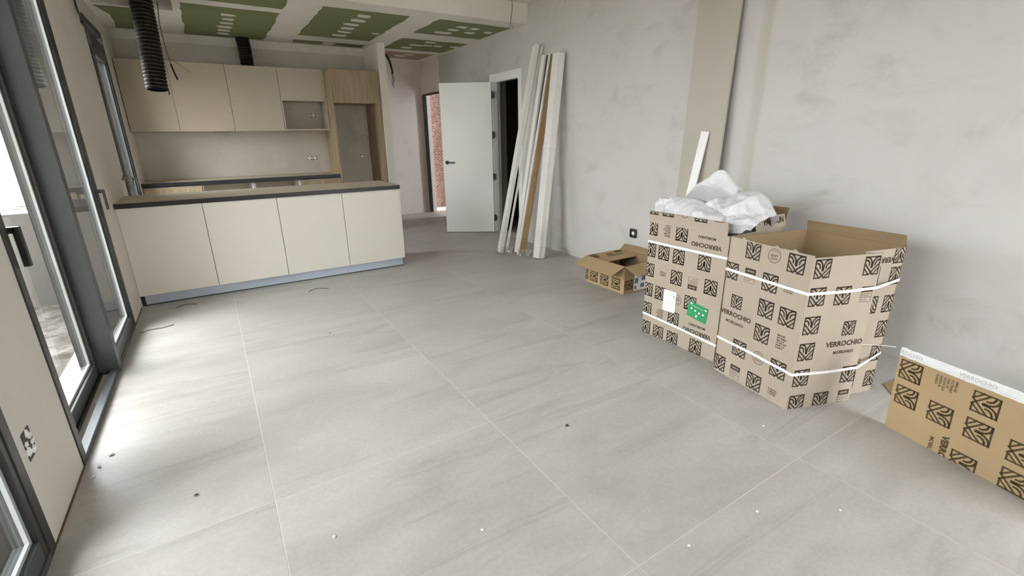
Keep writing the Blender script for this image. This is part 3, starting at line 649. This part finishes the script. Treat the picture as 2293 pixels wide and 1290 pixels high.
# clear cup lying by the wall
def cup():
    r = thing('plastic_cup', 'clear plastic cup lying on the floor against the right wall', 'cup', (3.46, 4.35, 0))
    a = Vector((3.42, 4.30, .048)); b = Vector((3.49, 4.41, .036)); ax = (b-a).normalized()
    bm = bmesh.new(); rr = tube(bm, [a, a+ax*.006, a+ax*.06, b], [.048, .047, .042, .036], 24, False); bm.faces.new(rr[-1]); obj('cup', bm, 'clear_plastic', r)
    bm = bmesh.new(); tube(bm, [a-ax*.003, a+ax*.003], .050, 24, False); tube(bm, [a-ax*.003, a+ax*.003], .046, 24, False); obj('rim', bm, 'label_grey', r)
cup()
# tall beige board and the white strip in front of it
r = thing('beige_panel', 'tall flat beige panel leaning upright against the right wall', 'panel', (3.42, 2.55, 0))
obj('board', prism((3.40, 2.55, .006), (3.495, 2.545, 2.70), [(-.185, 0), (.185, 0), (.185, .018), (-.185, .018)], (0, -1, 0)), 'beige_board', r)
r = thing('trim_strip', 'short white trim strip leaning against the tall beige panel', 'trim', (3.3, 2.6, 0))
obj('strip', prism((3.235, 2.60, .006), (3.428, 2.512, 1.40), [(-.034, 0), (.034, 0), (.034, .014), (-.034, .014)], (0, -1, 0)), 'white_lacquer', r)

# ================================================================== CARTONS
ECO = ['EMBALAJE', 'SOSTENIBLE', 'PARA UN', 'HOGAR QUE', 'RESPETA EL', 'PLANETA']; HOG = ['TU ESPACIO', 'TU MUNDO', 'TU HOGAR']
PI = math.pi; th = .006
KR = ['kraft', 'kraft_inside']
# --- tall closed-up carton on the left, its front flap standing up
AX, AY0, AY1, AH = 2.505, 2.19, 1.588, .81
r = A = thing('carton', 'tall strapped carton with a white sheet and a green sticker, foam spilling from its top', 'carton', (2.81, 1.89, 0), 'large printed cartons')
W_ = AY0-AY1; XB = 3.10
pn = obj('panel', slab((AX, AY0, 0), (0, -W_, 0), (0, 0, AH), th), KR, r)
p = Print((AX, AY0, 0), (0, -1, 0), (0, 0, 1), W_, AH)
for u, v in ((.022, .619), (.137, .617), (.26, .615), (.453, .615), (.024, .772), (.266, .77), (.022, .476), (.257, .472), (.517, .473), (.022, .332), (.137, .33), (.383, .33), (.027, .188), (.264, .183), (.03, .045), (.147, .04), (.27, .037), (.458, .046)): p.emblem(u, v, .09, .096, PI)
p.block(ECO, .141, .772, .0135, .07, PI); p.text('MOBILIARIO', .452, .776, .125, PI); p.text('VERROCHIO', .452, .725, .215, PI, .035)
p.block(HOG, .135, .473, .012, .07, PI); p.stamp(.386, .466, PI); p.block(ECO, .141, .178, .0135, .07, PI); p.seal(.278, .324, PI)
p.text('MOBILIARIO', .452, .190, .125, PI); p.text('VERROCHIO', .455, .145, .215, PI, .035); p.build(pn)
fp = obj('flap', slab((AX-.001, AY0+.005, AH+.0005), (0, -(W_-.012), 0), (-.006, 0, .078), th), KR, r)
p = Print((AX-.0025, AY0+.005, AH), (0, -1, 0), (-.006, 0, .078), W_-.012, .078)
for u in (.03, .155, .405): p.emblem(u, .105, .09, .096, PI)
p.seal(.285, .105, PI); p.rect_(.53, .076, .06, .003); p.build(fp)
for (P0, U) in (((AX+th, AY1, 0), (XB-AX-th, 0, 0)), ((XB, AY1+th, 0), (0, W_-th, 0)), ((XB-th, AY0, 0), (-(XB-AX-th*2), 0, 0))):
    q = obj('panel', slab(P0, U, (0, 0, AH), th), KR, r)
obj('bottom', B(AX+th, XB-th, AY1+th, AY0-th, .002, .008), 'kraft_inside', r)
fb = obj('flap', slab((XB+.001, AY1+.01, AH+.0005), (0, .42, 0), (.03, 0, .11), th), KR, r)
fb2 = obj('flap', slab((AX+.26, AY1-.001, AH+.0005), (.33, 0, 0), (0, .02, .075), th), KR, r)
p = Print((AX+.26, AY1-.0015, AH), (1, 0, 0), (0, .02, .075), .33, .078); p.text('PARA UN', .2, .045, .22, 0, .03); p.build(fb2)
def band(path, z, parent, wd=.016, closed=True, dz=None):
    P = [Vector((x, y, z+(dz[i] if dz else 0))) for i, (x, y) in enumerate(path)]; bm = bmesh.new(); n_ = len(P)
    c = sum(P, Vector())/n_; rows = []
    for q in P: rows.append([bm.verts.new(q+UZ*wd/2), bm.verts.new(q-UZ*wd/2)])
    for i in range(n_ if closed else n_-1):
        a, b = rows[i], rows[(i+1) % n_]; bm.faces.new((a[0], a[1], b[1], b[0]))
    o = obj('strap', bm, 'strap_white', parent); m = o.modifiers.new('thick', 'SOLIDIFY'); m.thickness = .0016; m.offset = 0; return o
e = .0025
for z in (.678, .13):
    band([(AX-e-.001, AY0+e), (AX-e-.002, (AY0+AY1)/2), (AX-e-.001, AY1-e), ((AX+XB)/2, AY1-e), (XB+e, AY1-e), (XB+e, AY0+e)], z, A, .015, True, [.0, .0, .0, .0, 0, 0] if z > .5 else [.016, .004, -.018, 0, 0, 0])
ol = obj('label_sheet', slab((AX-.0022, AY0-.168, .222), (0, -.104, 0), (0, 0, .15), .0008), ['label_white', 'label_white'], A, 'white delivery sheet stuck to the carton')
p = Print((AX-.0022, AY0-.168, .222), (0, -1, 0), (0, 0, 1), .104, .15, .0004); p.rect_(.04, .118, .045, .002); p.rect_(.087, .115, .012, .016)
for k in range(5): p.rect_(.055, .095-k*.016, .075, .0011)
p.rect_(.022, .072, .006, .01); p.build(ol, 'label_grey')
g0 = Vector((AX-.0026, AY0-.366, .247)); gu = Vector((0, -.146, -.022)); gv = Vector((0, -.012, .104))
og = obj('sticker', slab(g0, gu, gv, .0008), ['label_green', 'label_green'], A, 'crooked bright green sticker')
p = Print(g0, gu, gv, .147, .105, .0004)
for k, (u, v) in enumerate(((.028, .06), (.058, .055), (.088, .05), (.118, .052))): p.rect_(u, v, .013, .011)
p.rect_(.075, .03, .022, .004); p.rect_(.073, .018, .012, .009); p.rect_(.02, .092, .014, .01); p.rect_(.07, .082, .09, .0018); p.rect_(.13, .088, .014, .008); p.build(og, 'label_white')

# --- big open carton in front, loosely squared, wrapped by two straps
F = Vector((2.335, 1.040, 0)); L_ = Vector((2.425, 1.532, 0)); K = Vector((2.985, 1.40, 0)); Rr = Vector((2.93, .888, 0)); Mx = Vector((2.712, .905, 0)); BH = .825
r = Bx = thing('carton', 'big empty open-topped strapped carton standing nearest the camera', 'carton', (2.65, 1.2, 0), 'large printed cartons')
pn = obj('panel', slab(L_, F-L_, (0, 0, BH), th), KR, r); wl_ = (F-L_).length
p = Print(L_, F-L_, UZ, wl_, BH)
for u, v in ((.16, .783), (.415, .772), (.036, .64), (.289, .638), (.29, .493), (.417, .490), (.290, .349), (.163, .205), (.417, .197), (.036, .061), (.289, .057)): p.emblem(u, v, .092, .096)
p.emblem(.1, .47, .075, .078); p.seal(.29, .784); p.seal(.293, .206); p.stamp(.162, .642); p.stamp(.157, .052); p.text('VERROCHIO', .105, .391, .215, 0, .035); p.text('MOBILIARIO', .106, .343, .125)
p.block(HOG, .407, .633, .013, .07); p.block(ECO, .417, .348, .0135, .07); p.block(HOG, .416, .056, .013, .07); p.build(pn)
# torn top lip on that side
bm = bmesh.new(); dd = (F-L_).normalized(); nn = dd.cross(UZ).normalized(); prev = None
n_ = 34
for i in range(n_+1):
    q = L_+dd*(wl_*i/n_)-nn*.003; h_ = .004+.010*abs(noise.noise(Vector((i*.45, 0, 0))))+(.012 if i in (6, 20, 27) else 0)
    a = [bm.verts.new(q+nn*s_*.0028+UZ*z) for s_, z in ((1, BH), (1, BH+h_), (-1, BH+h_*.8), (-1, BH))]
    if prev:
        for k in range(4): bm.faces.new((prev[k], a[k], a[(k+1) % 4], prev[(k+1) % 4]))
    prev = a
obj('torn_lip', bm, 'kraft', r)
d1 = Mx-F; pn = obj('panel', slab(F, d1, (0, 0, BH-.005), th), KR, r); w1_ = d1.length
p = Print(F, d1, UZ, w1_, BH-.005)
for u, v in ((.058, .765), (.345, .76), (.058, .622), (.208, .616), (.058, .472), (.058, .328), (.058, .180), (.356, .165), (.058, .032), (.208, .028)): p.emblem(u, v, .092, .096)
p.emblem(.292, .435, .075, .078); p.text('VERROCHIO', .283, .352, .225, 0, .035); p.text('MOBILIARIO', .289, .303, .125); p.stamp(.352, .612); p.stamp(.352, .03); p.build(pn)
M2 = Vector((2.665, .963, 0)); d2_ = Rr-M2; pn = obj('panel', slab(M2, d2_, (0, 0, BH-.003), th), KR, r); w2_ = d2_.length
p = Print(M2, d2_, UZ, w2_, BH-.003)
for u, v in ((.245, .79), (.085, .685), (.245, .675), (.12, .525), (.245, .522), (.245, .378), (.035, .37), (.245, .236), (.085, .088), (.245, .082)): p.emblem(u, v, .085, .096, PI)
p.text('VERROCHIO', .10, .765, .215, PI, .035); p.block(['RESPETA EL', 'PLANETA'], .08, .20, .02, .12, PI); p.build(pn)
obj('panel', slab(Rr, K-Rr, (0, 0, BH), th), KR, r)
obj('panel', slab(K, L_-K, (0, 0, BH+.004), th), KR, r)
fo1, fo2 = Vector((3.10, .952, BH+.022)), Vector((3.135, 1.478, BH+.026))
obj('flap', quadslab([Rr+UZ*(BH+.001)-Vector((.006, 0, 0)), K+UZ*(BH+.001)-Vector((.006, 0, 0)), fo2, fo1], th), ['kraft', 'kraft_inside'], r)
obj('bottom', quadslab([L_+Vector((.02, -.02, .008)), F+Vector((.02, .012, .008)), Rr+Vector((-.02, .04, .008)), K+Vector((-.012, -.01, .008))], .005), ['kraft_inside', 'kraft'], r)
def out(pt, c=Vector((2.67, 1.2, 0)), k=.004): d_ = (pt-c); d_.z = 0; return pt+d_.normalized()*k
for z, dz in ((.642, [0, 0, 0, -.005, .0, .008, 0, 0]), (.212, [.005, .004, -.006, -.016, -.014, .02, 0, 0])):
    path = [out(L_), out((L_+F)/2, k=.003), out(F), out(F.lerp(Mx, .55), k=.003), out(Mx), out(Rr), out(K), out((K+L_)/2, k=.003)]
    band([(q.x, q.y) for q in path], z, Bx, .015, True, dz)
obj('cut_strap', T(curve([(2.62, .99, .33), (2.72, .915, .325), (2.86, .87, .30), (2.98, .84, .27)], 5), .0018, 4), 'strap_white', Bx)

# --- small open carton near the wall
x0, x1, y0, y1, h = 2.985, 3.44, 2.855, 3.375, .262
r = thing('carton', 'small low open carton with spread flaps on the floor by the wall', 'carton', ((x0+x1)/2, (y0+y1)/2, 0)); KB = ['kraft_brown', 'kraft_inside']
pn = obj('panel', slab((x0, y1, 0), (0, -(y1-y0), 0), (0, 0, h), th), KB, r)
p = Print((x0, y1, 0), (0, -1, 0), UZ, y1-y0, h)
for u in (-.02, .115, .263, .415): p.emblem(u, .078, .105, .108, PI/2*3)
p.build(pn, 'ink_brown')
pn = obj('panel', slab((x0+th, y0, 0), (x1-x0-th, 0, 0), (0, 0, h), th), KB, r)
p = Print((x0+th, y0, 0), (1, 0, 0), UZ, x1-x0-th, h); p.emblem(.05, .082, .088, .11, PI/2*3); p.build(pn, 'ink_brown')
ol = obj('label_sheet', slab((x0+.125, y0-.0015, .012), (.2, 0, 0), (0, 0, .15), .0008), ['label_white', 'label_white'], r, 'white address label with blue blocks')
p = Print((x0+.125, y0-.0015, .012), (1, 0, 0), UZ, .2, .15, .0004); p.rect_(.03, .095, .045, .05); p.rect_(.12, .11, .05, .05); p.rect_(.11, .04, .05, .04); p.rect_(.02, .03, .025, .03); p.build(ol, 'label_blue')
obj('panel', slab((x1, y0+th, 0), (0, y1-y0-th, 0), (0, 0, h), th), KB, r); obj('panel', slab((x1-th, y1, 0), (-(x1-x0-2*th), 0, 0), (0, 0, h), th), KB, r); obj('bottom', B(x0+th, x1-th, y0+th, y1-th, .002, .008), 'kraft_inside', r)
obj('flap', quadslab([(x0-.001, y1, h), (x0-.001, y0, h), (x0-.165, y0+.008, h-.062), (x0-.165, y1+.008, h-.062)][::-1], .005), KB, r)
obj('flap', quadslab([(x0, y0-.001, h), (x1-.06, y0-.001, h), (x1-.10, y0-.15, h-.055), (x0+.01, y0-.15, h-.055)][::-1], .005), KB, r)
ff = quadslab([(x0+.008, y1, h+.001), (x0+.012, y1-.235, h-.022), (x1-.012, y1-.235, h-.022), (x1-.008, y1, h+.001)], .005); fo = obj('flap', ff, KB, r)
p = Print((x1-.01, y1, h+.0015), (-1, 0, 0), (0, -.235, -.022), x1-x0-.02, .236); p.rect_(.07, .05, .1, .045); p.text('VERROCHIO', .16, .12, .2, 0, .03); p.rect_(.21, .075, .08, .02); p.emblem(.4, .06, .085, .085); p.build(fo, 'ink_brown')
obj('flap', quadslab([(x1-.001, y0+.005, h+.001), (x1-.001, y1-.005, h+.001), (x1+.055, y1-.005, h+.05), (x1+.055, y0+.005, h+.05)], .005), KB, r)

# --- long carton standing on edge at the right, white tape along its top
c0 = Vector((2.606, .700, 0)); c1 = Vector((2.40, -.12, 0)); cu = (c1-c0).normalized(); up = Vector((.01, .035, 1)).normalized(); CH = .405
r = thing('carton', 'folded brown carton standing on edge at the right, white tape along its top', 'carton', (2.55, .3, 0))
CL = (c1-c0).length
pn = obj('panel', slab(c0, cu*CL, up*CH, .012), ['kraft_brown', 'kraft_inside'], r)
p = Print(c0, cu*CL, up, CL, CH)
for u, v in ((.058, .318), (.063, .19), (.203, .183), (.343, .309), (.343, .184), (.49, .172), (.49, .047), (.322, .012), (.63, .31), (.63, .18)): p.emblem(u, v, .094, .094, -PI/2)
p.block(ECO, .198, .318, .0145, .08, -PI/2); p.text('VERROCHIO', .246, .0, .2, -PI/2, .06); p.text('MOBILIARIO', .198, .005, .12, -PI/2)
for a, b in ((.15, .24), (.29, .385), (.44, .53)): p.rect_((a+b)/2, .398, b-a, .012)
p.build(pn, 'ink_brown')
nn = cu.cross(up).normalized()
# tape folded over the top edge, slightly wrinkled
bm = bmesh.new(); prev = None; n_ = 60
for i in range(n_+1):
    q = c0+cu*(CL*i/n_); wv = .004*noise.noise(Vector((i*.5, 1, 0))); prof = [(.0015, CH-.028+wv), (.0028, CH-.01), (.001+wv*.3, CH+.008+wv), (-.006, CH+.012+wv), (-.0145, CH-.004), (-.0145, CH-.03)]
    a = [bm.verts.new(q+nn*s_+up*z) for s_, z in prof]
    if prev:
        for k in range(len(a)-1): bm.faces.new((prev[k], a[k], a[k+1], prev[k+1]))
    prev = a
ot = obj('tape', bm, 'tape_white', r, 'wrinkled white tape along the top edge')
p = Print(c0+nn*.003, cu*CL, up, CL, CH+.01)
for k, u in enumerate((.03, .30, .52)): p.text('VERROCHIO', u, CH-.006, .13, 0, .02)
for k in range(8): p.rect_(.03+k*.075, CH-.02, .04, .0015)
p.build(ot, 'label_grey')
obj('flap', quadslab([(2.80, .66, .007), (3.0, .45, .012), (3.24, .845, .010), (3.05, .872, .007)], .005), ['kraft_inside', 'kraft_brown'], r)

# ------------------------------------------------------------------ crumpled white foam in the tall carton
def net(ctrl, nu=26, nv=26, amp=.012, sc=7, seed=0):
    rows = [curve(row, nu) for row in ctrl]; cols = list(zip(*rows)); G = [curve(c, nv) for c in cols]
    bm = bmesh.new(); V = []
    for g in G:
        V.append([])
        for q in g:
            k = q*sc+Vector((seed*3.7, seed, 0)); h = 0
            for i_, (f_, w_) in enumerate(((1.0, 1.0), (1.9, .55), (3.7, .25))):
                h += w_*(1-2.6*abs(noise.noise(k*f_+Vector((5*i_, 2*i_, i_)))))
            V[-1].append(bm.verts.new(q+Vector((-.55, -.25, .75))*amp*h))
    for a, b in zip(V, V[1:]):
        for i in range(len(a)-1): bm.faces.new((a[i], a[i+1], b[i+1], b[i]))
    return bm
foam = thing('foam_wrap', 'crumpled white foam sheet bulging out of the tall carton', 'packing foam', (2.8, 1.85, .6))
sheets = [
 # tall pointed fold at the back
 ([[(2.95, 2.12, .70), (2.93, 1.98, .72), (2.92, 1.84, .72), (2.92, 1.68, .70)],
   [(2.88, 2.20, .88), (2.86, 2.04, .93), (2.86, 1.88, .93), (2.88, 1.72, .88)],
   [(2.83, 2.17, .955), (2.80, 2.05, 1.03), (2.80, 1.93, 1.06), (2.84, 1.79, .98)],
   [(2.84, 2.12, .985), (2.82, 2.02, 1.07), (2.82, 1.91, 1.145), (2.88, 1.80, 1.02)],
   [(2.93, 2.05, .93), (2.95, 1.96, .99), (2.97, 1.87, 1.03), (2.98, 1.78, .95)]], .008, 5),
 # right-hand lobe drooping over the next carton
 ([[(2.62, 1.92, .86), (2.60, 1.80, .85), (2.60, 1.68, .83), (2.62, 1.60, .80)],
   [(2.66, 1.86, .965), (2.64, 1.74, .955), (2.63, 1.63, .93), (2.66, 1.545, .85)],
   [(2.74, 1.78, 1.005), (2.74, 1.70, 1.02), (2.74, 1.60, 1.01), (2.78, 1.50, .90)],
   [(2.84, 1.78, .985), (2.86, 1.70, 1.00), (2.87, 1.60, .98), (2.88, 1.53, .86)],
   [(2.95, 1.80, .80), (2.97, 1.72, .80), (2.97, 1.65, .80), (2.97, 1.62, .78)]], .010, 6),
 # front drape lying over the flap
 ([[(2.535, 2.05, .80), (2.53, 1.92, .81), (2.53, 1.78, .80), (2.535, 1.64, .76)],
   [(2.545, 2.08, .91), (2.535, 1.93, .905), (2.53, 1.79, .885), (2.55, 1.63, .83)],
   [(2.60, 2.10, .965), (2.59, 1.97, .955), (2.58, 1.82, .925), (2.60, 1.64, .865)],
   [(2.70, 2.08, .955), (2.70, 1.95, .96), (2.70, 1.82, .945), (2.70, 1.66, .90)],
   [(2.80, 2.06, .86), (2.80, 1.95, .86), (2.80, 1.80, .86), (2.80, 1.68, .84)]], .007, 6),
 # puff at the left corner
 ([[(2.54, 2.175, .78), (2.54, 2.13, .80), (2.54, 2.07, .80), (2.55, 2.00, .78)],
   [(2.55, 2.20, .89), (2.54, 2.15, .905), (2.54, 2.09, .92), (2.56, 2.02, .91)],
   [(2.62, 2.24, .945), (2.62, 2.18, .955), (2.62, 2.12, .955), (2.62, 2.04, .95)],
   [(2.70, 2.20, .90), (2.70, 2.15, .91), (2.70, 2.10, .91), (2.70, 2.03, .92)],
   [(2.74, 2.15, .78), (2.74, 2.13, .78), (2.74, 2.08, .78), (2.74, 2.03, .80)]], .010, 9),
 # low right folds
 ([[(2.60, 1.72, .80), (2.58, 1.66, .80), (2.58, 1.60, .81), (2.59, 1.52, .835)],
   [(2.59, 1.71, .86), (2.57, 1.65, .875), (2.57, 1.58, .885), (2.58, 1.485, .875)],
   [(2.63, 1.69, .90), (2.63, 1.63, .915), (2.63, 1.565, .905), (2.63, 1.49, .885)],
   [(2.70, 1.68, .86), (2.70, 1.62, .87), (2.70, 1.57, .87), (2.70, 1.52, .85)]], .008, 10),
]
for k, (c_, amp, sc) in enumerate(sheets):
    o = obj('fold', net(c_, 22, 22, amp*2.3, sc*.9, k), 'foam_sheet', foam, None, True)
    m = o.modifiers.new('thick', 'SOLIDIFY'); m.thickness = .0015

# ------------------------------------------------------------------ litter on the floor
for pts, lab in (([(-.66, 4.27, .004), (-.60, 4.30, .006), (-.52, 4.30, .004), (-.45, 4.33, .004)], 'short bent cable scrap on the floor nearest the glazing'),
                 ([(-.45, 4.78, .004), (-.40, 4.82, .012), (-.33, 4.83, .004), (-.30, 4.80, .004)], 'curled cable scrap on the floor before the island corner'),
                 ([(.60, 4.60, .004), (.68, 4.64, .01), (.78, 4.60, .004)], 'thin cable scrap on the floor before the middle of the island')):
    recentre(top(obj('cable_scrap', T(curve(pts, 6), .0035, 6), 'wire_grey'), lab, 'cable scrap', 'cable scraps on the floor'))
def crumb(x, y, rad, m, lab, grp):
    bm = bmesh.new(); bmesh.ops.create_icosphere(bm, subdivisions=1, radius=rad)
    for v in bm.verts: v.co = Vector((v.co.x*random.uniform(.7, 1.3), v.co.y*random.uniform(.7, 1.3), max(0, (v.co.z+rad)*.45)))+Vector((x, y, 0))
    recentre(top(obj('crumb', bm, m), lab, 'crumb', grp))
for x, y, rd, lab in ((-.28, 2.02, .008, 'tiny dark crumb on the floor tile beside the window pier'), (1.29, 1.56, .009, 'tiny dark crumb in the open middle of the floor'), (.55, 3.45, .006, 'tiny dark crumb on the floor in front of the island')): crumb(x, y, rd, 'socket_dark', lab, 'dark crumbs on the floor')
for x, y, rd in ((2.10, 1.02, .006), (1.55, .72, .006), (.15, 1.49, .006), (1.2, .76, .006), (1.82, .55, .005), (.62, 1.22, .006), (-.62, 2.55, .012), (-.65, 2.47, .009), (-.66, 2.40, .007)): crumb(x, y, rd, 'label_white', ('tiny white plaster crumb fallen at the foot of the window pier' if x < -.5 else 'tiny white plaster speck on the open floor'), 'white plaster crumbs on the floor')
